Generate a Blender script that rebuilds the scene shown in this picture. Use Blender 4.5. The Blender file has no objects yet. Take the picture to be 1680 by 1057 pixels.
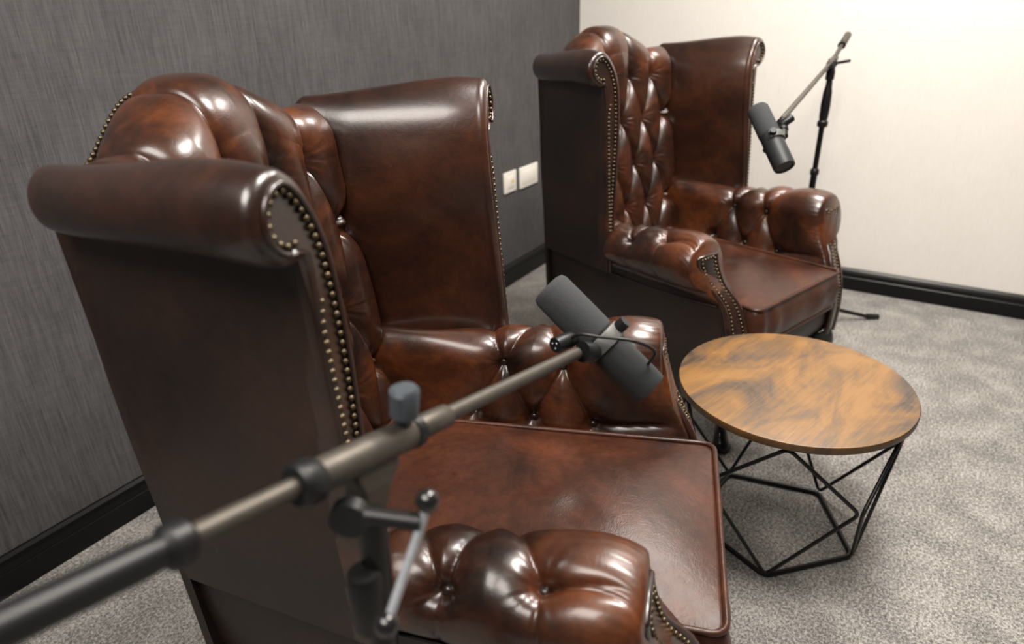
import bpy, bmesh, math, random
import numpy as np
from mathutils import Vector, Matrix

random.seed(7)
rng = np.random.default_rng(7)
SC = bpy.context.scene
COL = SC.collection
PI = math.pi

# ------------------------------------------------------------------ object helpers
def empty(name, label, cat, loc=(0, 0, 0), rotz=0.0, group=None):
    o = bpy.data.objects.new(name, None)
    COL.objects.link(o)
    o.location = loc
    o.rotation_euler = (0, 0, rotz)
    o.empty_display_size = 0.05
    o['label'] = label
    o['category'] = cat
    if group:
        o['group'] = group
    return o

def link(name, me, mat, parent=None, label=None):
    o = bpy.data.objects.new(name, me)
    if mat is not None:
        me.materials.append(mat)
    COL.objects.link(o)
    if parent is not None:
        o.parent = parent
    if label:
        o['label'] = label
    return o

def structure(name, me, mat):
    o = link(name, me, mat)
    o['kind'] = 'structure'
    return o

def mesh_from(verts, faces, smooth=True, name='m', fix=True):
    me = bpy.data.meshes.new(name)
    me.from_pydata([tuple(map(float, v)) for v in verts], [], [tuple(int(i) for i in f) for f in faces])
    me.update()
    if fix:
        bm = bmesh.new()
        bm.from_mesh(me)
        bmesh.ops.recalc_face_normals(bm, faces=bm.faces)
        bm.to_mesh(me)
        bm.free()
    if smooth:
        me.polygons.foreach_set('use_smooth', [True] * len(me.polygons))
    return me

class MB:
    """collects shapes into one mesh"""
    def __init__(self):
        self.v = []
        self.f = []

    def add(self, verts, faces):
        b = len(self.v)
        self.v.extend([tuple(map(float, p)) for p in verts])
        self.f.extend([tuple(int(i) + b for i in f) for f in faces])

    def grid(self, P, cu=False, cv=False, capu=False):
        P = np.asarray(P, float)
        nu, nv, _ = P.shape
        F = []
        for i in range(nu if cu else nu - 1):
            i2 = (i + 1) % nu
            for j in range(nv if cv else nv - 1):
                j2 = (j + 1) % nv
                F.append((i * nv + j, i2 * nv + j, i2 * nv + j2, i * nv + j2))
        if capu:
            F.append(tuple(range(nv)))
            F.append(tuple((nu - 1) * nv + j for j in range(nv))[::-1])
        self.add(P.reshape(-1, 3), F)

    def tube(self, pts, r, n=12, closed=False, caps=True):
        pts = np.asarray(pts, float)
        m = len(pts)
        r = np.broadcast_to(np.asarray(r, float), (m,))
        T = np.zeros_like(pts)
        for i in range(m):
            if closed:
                d = pts[(i + 1) % m] - pts[i - 1]
            else:
                d = pts[min(i + 1, m - 1)] - pts[max(i - 1, 0)]
            T[i] = d / (np.linalg.norm(d) + 1e-12)
        ref = np.array([0, 0, 1.0]) if abs(T[0][2]) < .9 else np.array([1.0, 0, 0])
        a = np.cross(T[0], ref)
        a /= np.linalg.norm(a)
        P = np.zeros((m, n, 3))
        ang = np.arange(n) * 2 * PI / n
        for i in range(m):
            a = a - (a @ T[i]) * T[i]
            a /= np.linalg.norm(a)
            b = np.cross(T[i], a)
            P[i] = pts[i] + r[i] * (np.cos(ang)[:, None] * a + np.sin(ang)[:, None] * b)
        self.grid(P, cu=closed, cv=True, capu=(caps and not closed))

    def sphere(self, c, r, n=10, k=6, scale=(1, 1, 1)):
        c = np.asarray(c, float)
        r = np.asarray(scale, float) * r
        V = [c + r * np.array([0, 0, 1])]
        for i in range(1, k):
            t = PI * i / k
            for j in range(n):
                p = 2 * PI * j / n
                V.append(c + r * np.array([math.sin(t) * math.cos(p), math.sin(t) * math.sin(p), math.cos(t)]))
        V.append(c - r * np.array([0, 0, 1]))
        F = [(0, 1 + j, 1 + (j + 1) % n) for j in range(n)]
        for i in range(k - 2):
            for j in range(n):
                F.append((1 + i * n + j, 1 + (i + 1) * n + j, 1 + (i + 1) * n + (j + 1) % n, 1 + i * n + (j + 1) % n))
        b = len(V) - 1
        F += [(b, 1 + (k - 2) * n + (j + 1) % n, 1 + (k - 2) * n + j) for j in range(n)]
        self.add(V, F)

    def box(self, lo, hi):
        x0, y0, z0 = lo
        x1, y1, z1 = hi
        V = [(x0, y0, z0), (x1, y0, z0), (x1, y1, z0), (x0, y1, z0), (x0, y0, z1), (x1, y0, z1), (x1, y1, z1), (x0, y1, z1)]
        self.add(V, [(0, 3, 2, 1), (4, 5, 6, 7), (0, 1, 5, 4), (1, 2, 6, 5), (2, 3, 7, 6), (3, 0, 4, 7)])

    def mesh(self, smooth=True, bevel=0.0, seg=2, xf=None, name='m', fix=True):
        me = mesh_from(self.v, self.f, smooth, name, fix)
        if bevel > 0 or xf is not None:
            bm = bmesh.new()
            bm.from_mesh(me)
            if bevel > 0:
                bmesh.ops.bevel(bm, geom=[e for e in bm.edges if len(e.link_faces) == 2 and e.calc_face_angle(0) > .5],
                                offset=bevel, segments=seg, affect='EDGES', profile=.5, clamp_overlap=True)
            if xf is not None:
                bm.transform(xf)
            bm.to_mesh(me)
            bm.free()
            if smooth:
                me.polygons.foreach_set('use_smooth', [True] * len(me.polygons))
        return me

def lathe(profile, n=28):
    """profile of (radius, height) turned about z; returns verts grid"""
    P = np.zeros((len(profile), n, 3))
    a = np.arange(n) * 2 * PI / n
    for i, (r, z) in enumerate(profile):
        P[i, :, 0] = r * np.cos(a)
        P[i, :, 1] = r * np.sin(a)
        P[i, :, 2] = z
    return P

def frame_to(p0, p1, roll_hint=(0, 0, 1)):
    """matrix whose z axis runs from p0 towards p1, origin p0"""
    p0 = Vector(p0)
    z = (Vector(p1) - p0).normalized()
    h = Vector(roll_hint)
    x = h.cross(z)
    if x.length < 1e-4:
        x = Vector((1, 0, 0)).cross(z)
    x.normalize()
    y = z.cross(x)
    M = Matrix((x, y, z)).transposed().to_4x4()
    M.translation = p0
    return M

def auto_smooth(o, ang=40):
    me = o.data
    bm = bmesh.new()
    bm.from_mesh(me)
    for e in bm.edges:
        if len(e.link_faces) == 2 and e.calc_face_angle(0) > math.radians(ang):
            e.smooth = False
    bm.to_mesh(me)
    bm.free()
    return o

# ------------------------------------------------------------------ materials
def new_mat(name):
    m = bpy.data.materials.new(name)
    m.use_nodes = True
    nt = m.node_tree
    b = nt.nodes['Principled BSDF']
    return m, nt, b

def N(nt, t, **kw):
    n = nt.nodes.new(t)
    for k, v in kw.items():
        if k in n.inputs:
            n.inputs[k].default_value = v
        else:
            setattr(n, k, v)
    return n

def ramp(nt, stops):
    r = nt.nodes.new('ShaderNodeValToRGB')
    e = r.color_ramp.elements
    while len(e) < len(stops):
        e.new(.5)
    for i, (p, c) in enumerate(stops):
        e[i].position = p
        e[i].color = (*c, 1)
    return r

def plain(name, col, rough=.5, metal=0.0, coat=0.0, bump=0.0, bscale=300):
    m, nt, b = new_mat(name)
    tc = N(nt, 'ShaderNodeTexCoord')
    nz = N(nt, 'ShaderNodeTexNoise', Scale=bscale, Detail=3.0)
    nt.links.new(tc.outputs['Object'], nz.inputs['Vector'])
    rp = ramp(nt, [(.3, tuple(c * .88 for c in col)), (.7, tuple(min(1, c * 1.1) for c in col))])
    nt.links.new(nz.outputs['Fac'], rp.inputs['Fac'])
    nt.links.new(rp.outputs['Color'], b.inputs['Base Color'])
    b.inputs['Roughness'].default_value = rough
    b.inputs['Metallic'].default_value = metal
    b.inputs['Coat Weight'].default_value = coat
    if metal < .5 and rough < .6:
        b.inputs['Specular IOR Level'].default_value = .32
    if bump:
        bp = N(nt, 'ShaderNodeBump', Strength=bump, Distance=.001)
        nt.links.new(nz.outputs['Fac'], bp.inputs['Height'])
        nt.links.new(bp.outputs['Normal'], b.inputs['Normal'])
    return m

def leather(name, dark, mid, red, rough=.3, coat=.25, mscale=5.0, spec=.55, grain=.12):
    m, nt, b = new_mat(name)
    L = nt.links.new
    tc = N(nt, 'ShaderNodeTexCoord')
    mp = N(nt, 'ShaderNodeMapping')
    oi = N(nt, 'ShaderNodeObjectInfo')
    L(tc.outputs['Object'], mp.inputs['Vector'])
    n1 = N(nt, 'ShaderNodeTexNoise', Scale=mscale, Detail=6.0, Roughness=.6, Distortion=.6)
    L(mp.outputs['Vector'], n1.inputs['Vector'])
    r1 = ramp(nt, [(.32, dark), (.5, mid), (.72, red)])
    L(n1.outputs['Fac'], r1.inputs['Fac'])
    n2 = N(nt, 'ShaderNodeTexNoise', Scale=60.0, Detail=4.0, Roughness=.7)
    L(mp.outputs['Vector'], n2.inputs['Vector'])
    r2 = ramp(nt, [(.3, (.72, .72, .72)), (.7, (1.15, 1.15, 1.15))])
    L(n2.outputs['Fac'], r2.inputs['Fac'])
    mx = N(nt, 'ShaderNodeMix', data_type='RGBA', blend_type='MULTIPLY')
    mx.inputs[0].default_value = 1.0
    L(r1.outputs['Color'], mx.inputs[6])
    L(r2.outputs['Color'], mx.inputs[7])
    L(mx.outputs[2], b.inputs['Base Color'])
    # grain and long soft wrinkles
    vo = N(nt, 'ShaderNodeTexVoronoi', Scale=520.0, feature='F1')
    L(mp.outputs['Vector'], vo.inputs['Vector'])
    n3 = N(nt, 'ShaderNodeTexNoise', Scale=38.0, Detail=5.0, Roughness=.65, Distortion=1.5)
    L(mp.outputs['Vector'], n3.inputs['Vector'])
    b1 = N(nt, 'ShaderNodeBump', Strength=grain, Distance=.0008)
    L(vo.outputs['Distance'], b1.inputs['Height'])
    b2 = N(nt, 'ShaderNodeBump', Strength=.18, Distance=.003)
    L(n3.outputs['Fac'], b2.inputs['Height'])
    L(b1.outputs['Normal'], b2.inputs['Normal'])
    L(b2.outputs['Normal'], b.inputs['Normal'])
    rr = N(nt, 'ShaderNodeMapRange')
    rr.inputs['From Min'].default_value = .3
    rr.inputs['From Max'].default_value = .7
    rr.inputs['To Min'].default_value = rough - .05
    rr.inputs['To Max'].default_value = rough + .07
    L(n1.outputs['Fac'], rr.inputs['Value'])
    L(rr.outputs['Result'], b.inputs['Roughness'])
    b.inputs['Coat Weight'].default_value = coat
    b.inputs['Coat Roughness'].default_value = .21
    b.inputs['Specular IOR Level'].default_value = spec
    return m

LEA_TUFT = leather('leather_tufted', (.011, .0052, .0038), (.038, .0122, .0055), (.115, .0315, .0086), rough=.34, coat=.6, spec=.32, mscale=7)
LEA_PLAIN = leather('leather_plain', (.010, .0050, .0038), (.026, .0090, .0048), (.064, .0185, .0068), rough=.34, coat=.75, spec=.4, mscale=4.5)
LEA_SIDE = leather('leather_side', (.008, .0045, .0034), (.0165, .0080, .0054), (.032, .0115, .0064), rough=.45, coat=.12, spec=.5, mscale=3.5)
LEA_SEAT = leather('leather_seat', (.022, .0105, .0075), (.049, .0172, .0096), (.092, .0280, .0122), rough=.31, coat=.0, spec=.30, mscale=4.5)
BRASS = plain('antique_brass', (.115, .088, .054), .36, .9, bscale=120)
BUTTON = plain('button_leather', (.018, .009, .007), .3, coat=.3)
DARKWOOD = plain('ebonised_wood', (.008, .007, .0065), .3, coat=.3)
BLACK = plain('black_metal', (.0055, .0055, .0055), .42)
BLACKGLOSS = plain('black_gloss', (.0035, .0035, .0035), .30)
PLASTIC = plain('black_plastic', (.0075, .008, .0085), .40)
GREYPLASTIC = plain('grey_plastic', (.05, .058, .066), .45)
BOOM = plain('satin_nickel_black', (.080, .070, .058), .50, .6, bscale=80)
CHROME = plain('chrome', (.55, .56, .58), .2, 1.0)
FOAM = plain('foam', (.034, .037, .039), .95, bump=.9, bscale=900)
MICBODY = plain('mic_enamel', (.024, .026, .027), .45, .2, bump=.15, bscale=900)
YOKE = plain('mic_yoke', (.11, .112, .108), .45, .2)
WHITEPL = plain('white_plastic', (.80, .77, .70), .35)
YELLOW = plain('yellow_mark', (.75, .42, .06), .5)
CEIL = plain('ceiling_white', (.80, .79, .76), .9)
BALL = plain('polished_black', (.01, .01, .01), .18, coat=.6)
STEEL = plain('bright_steel', (.50, .53, .56), .38, .6)
CABLE = plain('cable_rubber', (.012, .012, .012), .4)

def wallpaper(name, c0, c1, su, sv, bump, axis='xz', contrast=1.0, rough=.75):
    m, nt, b = new_mat(name)
    L = nt.links.new
    tc = N(nt, 'ShaderNodeTexCoord')
    m1 = N(nt, 'ShaderNodeMapping')
    m1.inputs['Scale'].default_value = (su, su, sv)
    m2 = N(nt, 'ShaderNodeMapping')
    m2.inputs['Scale'].default_value = (sv * 2.2, sv * 2.2, su * .9)
    L(tc.outputs['Object'], m1.inputs['Vector'])
    L(tc.outputs['Object'], m2.inputs['Vector'])
    n1 = N(nt, 'ShaderNodeTexNoise', Scale=1.0, Detail=5.0, Roughness=.7)
    n2 = N(nt, 'ShaderNodeTexNoise', Scale=1.0, Detail=4.0, Roughness=.7)
    n3 = N(nt, 'ShaderNodeTexNoise', Scale=6.0, Detail=3.0)
    L(m1.outputs['Vector'], n1.inputs['Vector'])
    L(m2.outputs['Vector'], n2.inputs['Vector'])
    L(tc.outputs['Object'], n3.inputs['Vector'])
    a = N(nt, 'ShaderNodeMath', operation='ADD')
    a2 = N(nt, 'ShaderNodeMath', operation='MULTIPLY_ADD')
    a2.inputs[1].default_value = .34
    L(n2.outputs['Fac'], a2.inputs[0])
    L(n1.outputs['Fac'], a2.inputs[2])
    a3 = N(nt, 'ShaderNodeMath', operation='MULTIPLY_ADD')
    a3.inputs[1].default_value = .25
    L(n3.outputs['Fac'], a3.inputs[0])
    L(a2.outputs[0], a3.inputs[2])
    r = ramp(nt, [(.5 + .22 * (1 - contrast) + .12, c0), (1.12 - .22 * (1 - contrast) - .02 if False else .99, c1)])
    mr = N(nt, 'ShaderNodeMapRange')
    mr.inputs['From Min'].default_value = .52
    mr.inputs['From Max'].default_value = 1.08
    L(a3.outputs[0], mr.inputs['Value'])
    r = ramp(nt, [(0.0, c0), (1.0, c1)])
    L(mr.outputs['Result'], r.inputs['Fac'])
    L(r.outputs['Color'], b.inputs['Base Color'])
    bp = N(nt, 'ShaderNodeBump', Strength=bump, Distance=.002)
    L(a3.outputs[0], bp.inputs['Height'])
    L(bp.outputs['Normal'], b.inputs['Normal'])
    b.inputs['Roughness'].default_value = rough
    return m

WALLGREY = wallpaper('woven_grey_wallpaper', (.026, .0252, .0265), (.104, .0995, .101), 260, 12, .35)
WALLWHITE = wallpaper('woven_white_wallpaper', (.70, .665, .615), (.78, .75, .705), 230, 20, .15)

def carpet():
    m, nt, b = new_mat('speckled_carpet')
    L = nt.links.new
    tc = N(nt, 'ShaderNodeTexCoord')
    n1 = N(nt, 'ShaderNodeTexNoise', Scale=310.0, Detail=3.0, Roughness=.78)
    n2 = N(nt, 'ShaderNodeTexNoise', Scale=140.0, Detail=4.0, Roughness=.65)
    n3 = N(nt, 'ShaderNodeTexNoise', Scale=9.0, Detail=4.0, Roughness=.55)
    for n in (n1, n2, n3):
        L(tc.outputs['Object'], n.inputs['Vector'])
    a = N(nt, 'ShaderNodeMath', operation='ADD')
    L(n1.outputs['Fac'], a.inputs[0])
    L(n2.outputs['Fac'], a.inputs[1])
    a2 = N(nt, 'ShaderNodeMath', operation='MULTIPLY_ADD')
    a2.inputs[1].default_value = .38
    L(n3.outputs['Fac'], a2.inputs[0])
    L(a.outputs[0], a2.inputs[2])
    mr = N(nt, 'ShaderNodeMapRange')
    mr.inputs['From Min'].default_value = 1.01
    mr.inputs['From Max'].default_value = 1.37
    L(a2.outputs[0], mr.inputs['Value'])
    r = ramp(nt, [(0.0, (.10, .094, .088)), (.5, (.295, .278, .258)), (1.0, (.60, .57, .53))])
    L(mr.outputs['Result'], r.inputs['Fac'])
    L(r.outputs['Color'], b.inputs['Base Color'])
    bp = N(nt, 'ShaderNodeBump', Strength=.9, Distance=.006)
    L(a.outputs[0], bp.inputs['Height'])
    L(bp.outputs['Normal'], b.inputs['Normal'])
    b.inputs['Roughness'].default_value = .97
    b.inputs['Specular IOR Level'].default_value = .1
    b.inputs['Sheen Weight'].default_value = .15
    return m

CARPET = carpet()

def rustic_wood(name, angle, scale=1.0, dark=1.0):
    m, nt, b = new_mat(name)
    L = nt.links.new
    tc = N(nt, 'ShaderNodeTexCoord')
    mp = N(nt, 'ShaderNodeMapping')
    mp.inputs['Rotation'].default_value = (0, 0, angle)
    L(tc.outputs['Object'], mp.inputs['Vector'])
    st = N(nt, 'ShaderNodeMapping')
    st.inputs['Scale'].default_value = (6, 210, 210)
    L(mp.outputs['Vector'], st.inputs['Vector'])
    bl = N(nt, 'ShaderNodeMapping')
    bl.inputs['Scale'].default_value = (2.6, 5.5, 5.5)
    L(mp.outputs['Vector'], bl.inputs['Vector'])
    n1 = N(nt, 'ShaderNodeTexNoise', Scale=1.0, Detail=5.0, Roughness=.65, Distortion=.3)
    L(st.outputs['Vector'], n1.inputs['Vector'])
    n2 = N(nt, 'ShaderNodeTexNoise', Scale=1.6, Detail=7.0, Roughness=.62, Distortion=.9)
    L(bl.outputs['Vector'], n2.inputs['Vector'])
    a = N(nt, 'ShaderNodeMath', operation='MULTIPLY_ADD')
    a.inputs[1].default_value = .30
    L(n1.outputs['Fac'], a.inputs[0])
    L(n2.outputs['Fac'], a.inputs[2])
    mr = N(nt, 'ShaderNodeMapRange')
    mr.inputs['From Min'].default_value = .47
    mr.inputs['From Max'].default_value = .86
    L(a.outputs[0], mr.inputs['Value'])
    d = dark
    r = ramp(nt, [(0.0, (.040 * d, .029 * d, .022 * d)), (.25, (.095 * d, .060 * d, .036 * d)), (.45, (.150 * d, .080 * d, .031 * d)), (.72, (.225 * d, .112 * d, .033 * d)), (1.0, (.240 * d, .132 * d, .048 * d))])
    L(mr.outputs['Result'], r.inputs['Fac'])
    L(r.outputs['Color'], b.inputs['Base Color'])
    bp = N(nt, 'ShaderNodeBump', Strength=.12, Distance=.001)
    L(n1.outputs['Fac'], bp.inputs['Height'])
    L(bp.outputs['Normal'], b.inputs['Normal'])
    b.inputs['Roughness'].default_value = .38
    return m

WOOD = rustic_wood('rustic_board', math.radians(14))
WOODEDGE = rustic_wood('rustic_edge', math.radians(14), dark=.40)

# ------------------------------------------------------------------ room
XW, YW, XB, YB, ZC = 3.177, 1.613, -2.2, -2.6, 2.5
T = .12
def slab(lo, hi):
    b = MB()
    b.box(lo, hi)
    return b.mesh(smooth=False)
structure('floor', slab((XB - T, YB - T, -.1), (XW + T, YW + T, 0)), CARPET)
structure('ceiling', slab((XB - T, YB - T, ZC), (XW + T, YW + T, ZC + .1)), CEIL)
structure('wall_left', slab((XB - T, YW, 0), (XW + T, YW + T, ZC)), WALLGREY)
structure('wall_back', slab((XW, YB - T, 0), (XW + T, YW, ZC)), WALLWHITE)
structure('wall_right', slab((XB - T, YB - T, 0), (XW, YB, ZC)), WALLGREY)
structure('wall_front', slab((XB - T, YB, 0), (XB, YW, ZC)), WALLGREY)
SKP = [(0, 0), (.018, 0), (.018, .058), (.0165, .060), (.018, .062), (.016, .078), (.012, .088), (.006, .0955), (0, .0965)]
def skirting(name, p0, p1, n):
    b = MB()
    p0, p1, n = Vector(p0), Vector(p1), Vector(n)
    P = np.array([[list(p + n * d + Vector((0, 0, z))) for d, z in SKP] for p in (p0, p1)])
    b.grid(P, cv=True, capu=True)
    structure(name, b.mesh(smooth=False), BLACKGLOSS)
skirting('baseboard_left', (XB, YW, 0), (XW, YW, 0), (0, -1, 0))
skirting('baseboard_back', (XW, YB, 0), (XW, YW - .018, 0), (-1, 0, 0))

# sockets on the grey wall
def plate(name, label, x0, x1, z0, z1):
    t = empty(name, label, 'socket', ((x0 + x1) / 2, YW, (z0 + z1) / 2))
    b = MB()
    w, h = (x1 - x0) / 2, (z1 - z0) / 2
    b.box((-w, -.010, -h), (w, 0, h))
    link('faceplate', b.mesh(bevel=.004, seg=3), WHITEPL, t)
    return t, w, h
t, w, h = plate('wall_socket', 'small square white socket plate with a yellow mark on grey wall', 2.470, 2.570, .427, .519)
b = MB()
b.box((-.026, -.0125, -.024), (.026, -.0095, .026))
link('insert', b.mesh(bevel=.0015), WHITEPL, t)
b = MB()
for k in range(3):
    b.box((.000 + k * .0085, -.0132, -.004 + .003 * (k % 2)), (.006 + k * .0085, -.0120, .006 + .003 * (k % 2)))
link('printed_mark', b.mesh(smooth=False), YELLOW, t, 'small yellow printed mark')
t, w, h = plate('wall_socket', 'wide blank white double plate nearer the armchair by the corner', 2.600, 2.756, .421, .516)
b = MB()
b.box((-.058, -.0118, -.030), (.058, -.0095, .030))
link('insert', b.mesh(bevel=.0015), WHITEPL, t)
for s in (-1, 1):
    b = MB()
    b.sphere((s * .068, -.0102, 0), .0035, scale=(1, .4, 1))
    link('screw', b.mesh(), WHITEPL, t)

# ------------------------------------------------------------------ armchair
def lerp(a, b, t):
    return a + (b - a) * t
def sm(t):
    t = np.clip(t, 0, 1)
    return t * t * (3 - 2 * t)
def interp(x, xs, ys):
    return np.interp(x, xs, ys)

def sinterp(x, xs, ys):
    """smooth (cubic hermite, monotone-ish) interpolation"""
    x = np.asarray(x, float)
    xs = np.asarray(xs, float)
    ys = np.asarray(ys, float)
    m = np.gradient(ys, xs)
    i = np.clip(np.searchsorted(xs, x) - 1, 0, len(xs) - 2)
    h = xs[i + 1] - xs[i]
    t = np.clip((x - xs[i]) / h, 0, 1)
    return ((2 * t**3 - 3 * t**2 + 1) * ys[i] + (t**3 - 2 * t**2 + t) * h * m[i] + (-2 * t**3 + 3 * t**2) * ys[i + 1] + (t**3 - t**2) * h * m[i + 1])

def yback(z, x=.262):       # outside back surface (raked, barrelled towards the middle)
    return -.285 - .026 * (z - .35) / .65 - .062 * np.clip(1 - (x / .262)**2, 0, 1) * sm((z - .2) / .7)
def yface_back(z):  # inner face of the backrest before padding
    return sinterp(z, [.30, .42, .55, .75, .97, 1.10], [-.150, -.160, -.178, -.205, -.238, -.258])
def yfacing(z):     # swept front line of arm facing and side
    return sinterp(z, [.18, .30, .36, .42, .47, .52, .57, .66], [.446, .454, .450, .434, .410, .380, .366, .362])

def normals(P):
    du = np.gradient(P, axis=0)
    dv = np.gradient(P, axis=1)
    n = np.cross(du, dv)
    return n / (np.linalg.norm(n, axis=2, keepdims=True) + 1e-12)

def seg_dist(A, B, p, q):
    d = np.array(q, float) - np.array(p, float)
    L2 = d @ d
    t = np.clip(((A - p[0]) * d[0] + (B - p[1]) * d[1]) / L2, 0, 1)
    return np.hypot(A - p[0] - t * d[0], B - p[1] - t * d[1])

def tuft(A, B, buttons, creases, hp, wc, db=.016, wb=.016, pleats=(), wp=.012, hpl=.006, wrk=.0011):
    dc = np.full(A.shape, 9.0)
    for p, q in creases:
        dc = np.minimum(dc, seg_dist(A, B, p, q))
    D = hp * (1 - np.exp(-dc / wc)) - .0022 * np.exp(-dc / .0035)
    if len(pleats):
        dp = np.full(A.shape, 9.0)
        for p, q in pleats:
            dp = np.minimum(dp, seg_dist(A, B, p, q))
        D = D - hpl * np.exp(-dp / wp)
    for i, (a, b) in enumerate(buttons):
        d = np.hypot(A - a, B - b)
        D = D - db * np.exp(-(d / wb)**2) - db * .8 * np.exp(-(d / (wb * 2.4))**2)
        th = np.arctan2(B - b, A - a)
        k1, k2 = 9 + i % 4, 15 + i % 5
        D = D + wrk * np.exp(-((d - .022) / .016)**2) * (np.sin(k1 * th + i) + .7 * np.sin(k2 * th + 2 * i))
    return D

def displaced_closed(front, back):
    return np.concatenate([front, back[:, ::-1]], axis=1)

chair = empty('wingback_armchair', 'brown leather wingback armchair in front, close to the camera, facing the round table', 'armchair',
              (.726, .637, 0), -1.232 - PI / 2, 'brown leather wingback armchairs')

def add_button(c, n, parent, r=.0085):
    b = MB()
    b.sphere((0, 0, 0), r, n=14, k=8, scale=(1, 1, .62))
    M = frame_to(c, (c[0] + n[0], c[1] + n[1], c[2] + n[2]))
    link('button', b.mesh(xf=M), BUTTON, parent, 'small round leather covered button')

# --- inside back (deep buttoned, rolled hump top)
def ztop(x):
    return 1.024 + .084 * np.exp(-(np.abs(x) / .130)**2.5)
nu, nv = 200, 300
xs = np.linspace(-.262, .262, nu)
zface0 = .36
P = np.zeros((nu, nv, 3))
SB = np.zeros((nu, nv))
nf = 200
for i, x in enumerate(xs):
    zt = float(ztop(x))
    zs = zt - .072
    za = np.linspace(zface0, zs, nf)
    ya = yface_back(za) - .012 * (abs(x) / .26)**2
    # roll from face top to the back edge
    ang = np.linspace(0, PI, nv - nf + 1)[1:]
    y1 = float(ya[-1])
    y2 = float(yback(zt - .02, x)) + .004
    yr = (y1 + y2) / 2 + (y1 - y2) / 2 * np.cos(ang)
    zr = np.where(ang < PI / 2, zs + .072 * np.sin(ang)**.85, zt - .024 * (1 - np.sin(ang))**1.6)
    P[i, :nf, 0] = x
    P[i, :nf, 1] = ya
    P[i, :nf, 2] = za
    P[i, nf:, 0] = x
    P[i, nf:, 1] = yr
    P[i, nf:, 2] = zr
    SB[i, :nf] = za
    ds = np.hypot(np.diff(np.r_[y1, yr]), np.diff(np.r_[zs, zr]))
    SB[i, nf:] = zs + np.cumsum(ds)
XB_ = np.repeat(xs[:, None], nv, 1)
rows = [(.40, 4), (.55, 5), (.69, 4), (.83, 5), (.965, 4)]
cols = {5: [-.212, -.106, 0, .106, .212], 4: [-.160, -.053, .053, .160]}
btn = [(x, z) for z, n in rows for x in cols[n]]
cre = []
for (z0, n0), (z1, n1) in zip(rows[:-1], rows[1:]):
    for x0 in cols[n0]:
        for x1 in cols[n1]:
            if abs(abs(x0 - x1) - .053) < .004:
                cre.append(((x0, z0), (x1, z1)))
for z, n in rows:
    if n == 4:
        for s in (-1, 1):
            pass
    else:
        for s in (-1, 1):
            cre.append(((s * .212, z), (s * .27, z + .03)))
            cre.append(((s * .212, z), (s * .27, z - .03)))
fan = [(-.160, -.185), (-.053, -.062), (.053, .062), (.160, .185)]
for x0, x1 in fan:
    cre.append(((x0, .965), (x1, 1.30)))
D = tuft(XB_, SB, btn, cre, .030, .020, db=.013, wb=.016)
dpl = np.full(XB_.shape, 9.0)
for x0, x1 in fan:
    dpl = np.minimum(dpl, seg_dist(XB_, SB, (x0, .985), (x1, 1.30)))
PLT = .0035 * np.exp(-dpl / .0045) * sm((SB - .99) / .05)
# let the tufting fade over the back edge and towards the wing joints
fade = 1 - .72 * sm((SB - .985) / .11)
nrm = normals(P)
if nrm[nu // 2, 40, 1] < 0:
    nrm = -nrm
edge = sm((.262 - np.abs(XB_)) / .03)
front = P + nrm * (D * fade * (.25 + .75 * edge) - PLT)[:, :, None]
rear = np.zeros((nu, 24, 3))
for i, x in enumerate(xs):
    zz = np.linspace(float(ztop(x)) - .024, zface0, 24)
    rear[i, :, 0] = x
    rear[i, :, 2] = zz
    rear[i, :, 1] = yback(zz, x) + .006
full = np.concatenate([front, rear[:, 1:]], axis=1)
mb = MB()
full[:, :, 0] *= .90 + .10 * sm((full[:, :, 2] - .46) / .12)
mb.grid(full, cv=True, capu=True)
inside = link('backrest', mb.mesh(), LEA_TUFT, chair)
for (x, z) in btn:
    if z < .5:
        continue
    i = int(np.argmin(np.abs(xs - x)))
    j = int(np.argmin(np.abs(SB[i] - z)))
    c = front[i, j] + nrm[i, j] * .006
    add_button(c, nrm[i, j], inside)

# --- outside back panel
xs2 = np.linspace(-.272, .272, 41)
nz = 30
Pf = np.zeros((41, nz, 3))
Pb = np.zeros((41, nz, 3))
for i, x in enumerate(xs2):
    zz = np.linspace(.20, float(ztop(x)) - .020, nz)
    wz = .262 + .012 * (zz - .2) / .8
    Pf[i, :, 0] = x / .272 * wz
    Pf[i, :, 2] = zz
    Pf[i, :, 1] = yback(zz, x * .963) - .012
    Pb[i] = Pf[i]
    Pb[i, :, 1] = yback(zz, x * .963) + .002
mb = MB()
mb.grid(np.concatenate([Pf, Pb[:, ::-1]], axis=1), cv=True, capu=True)
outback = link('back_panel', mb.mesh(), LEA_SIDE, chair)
auto_smooth(outback, 50)

def nails(path, parent, out, r=.0038, step=.0108, name='nailhead_trim'):
    """row of domed nail heads along a polyline"""
    path = np.asarray(path, float)
    seg = np.linalg.norm(np.diff(path, axis=0), axis=1)
    s = np.r_[0, np.cumsum(seg)]
    n = max(2, int(round(s[-1] / step)))
    b = MB()
    o = np.asarray(out, float)
    for k in range(n + 1):
        t = s[-1] * k / n
        p = np.array([np.interp(t, s, path[:, a]) for a in range(3)])
        oo = o if o.ndim == 1 else np.array([np.interp(t, s, o[:, a]) for a in range(3)])
        b.sphere(p + oo * .0006, r * random.uniform(.93, 1.05), n=8, k=5)
    return link(name, b.mesh(fix=False), BRASS, parent, 'row of antique brass nail heads')

xx = np.linspace(-.255, .255, 60)
nails([(x, float(yback(ztop(x), x)) - .008, float(ztop(x)) - .016) for x in xx], outback, (0, -.7, .7))

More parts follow.
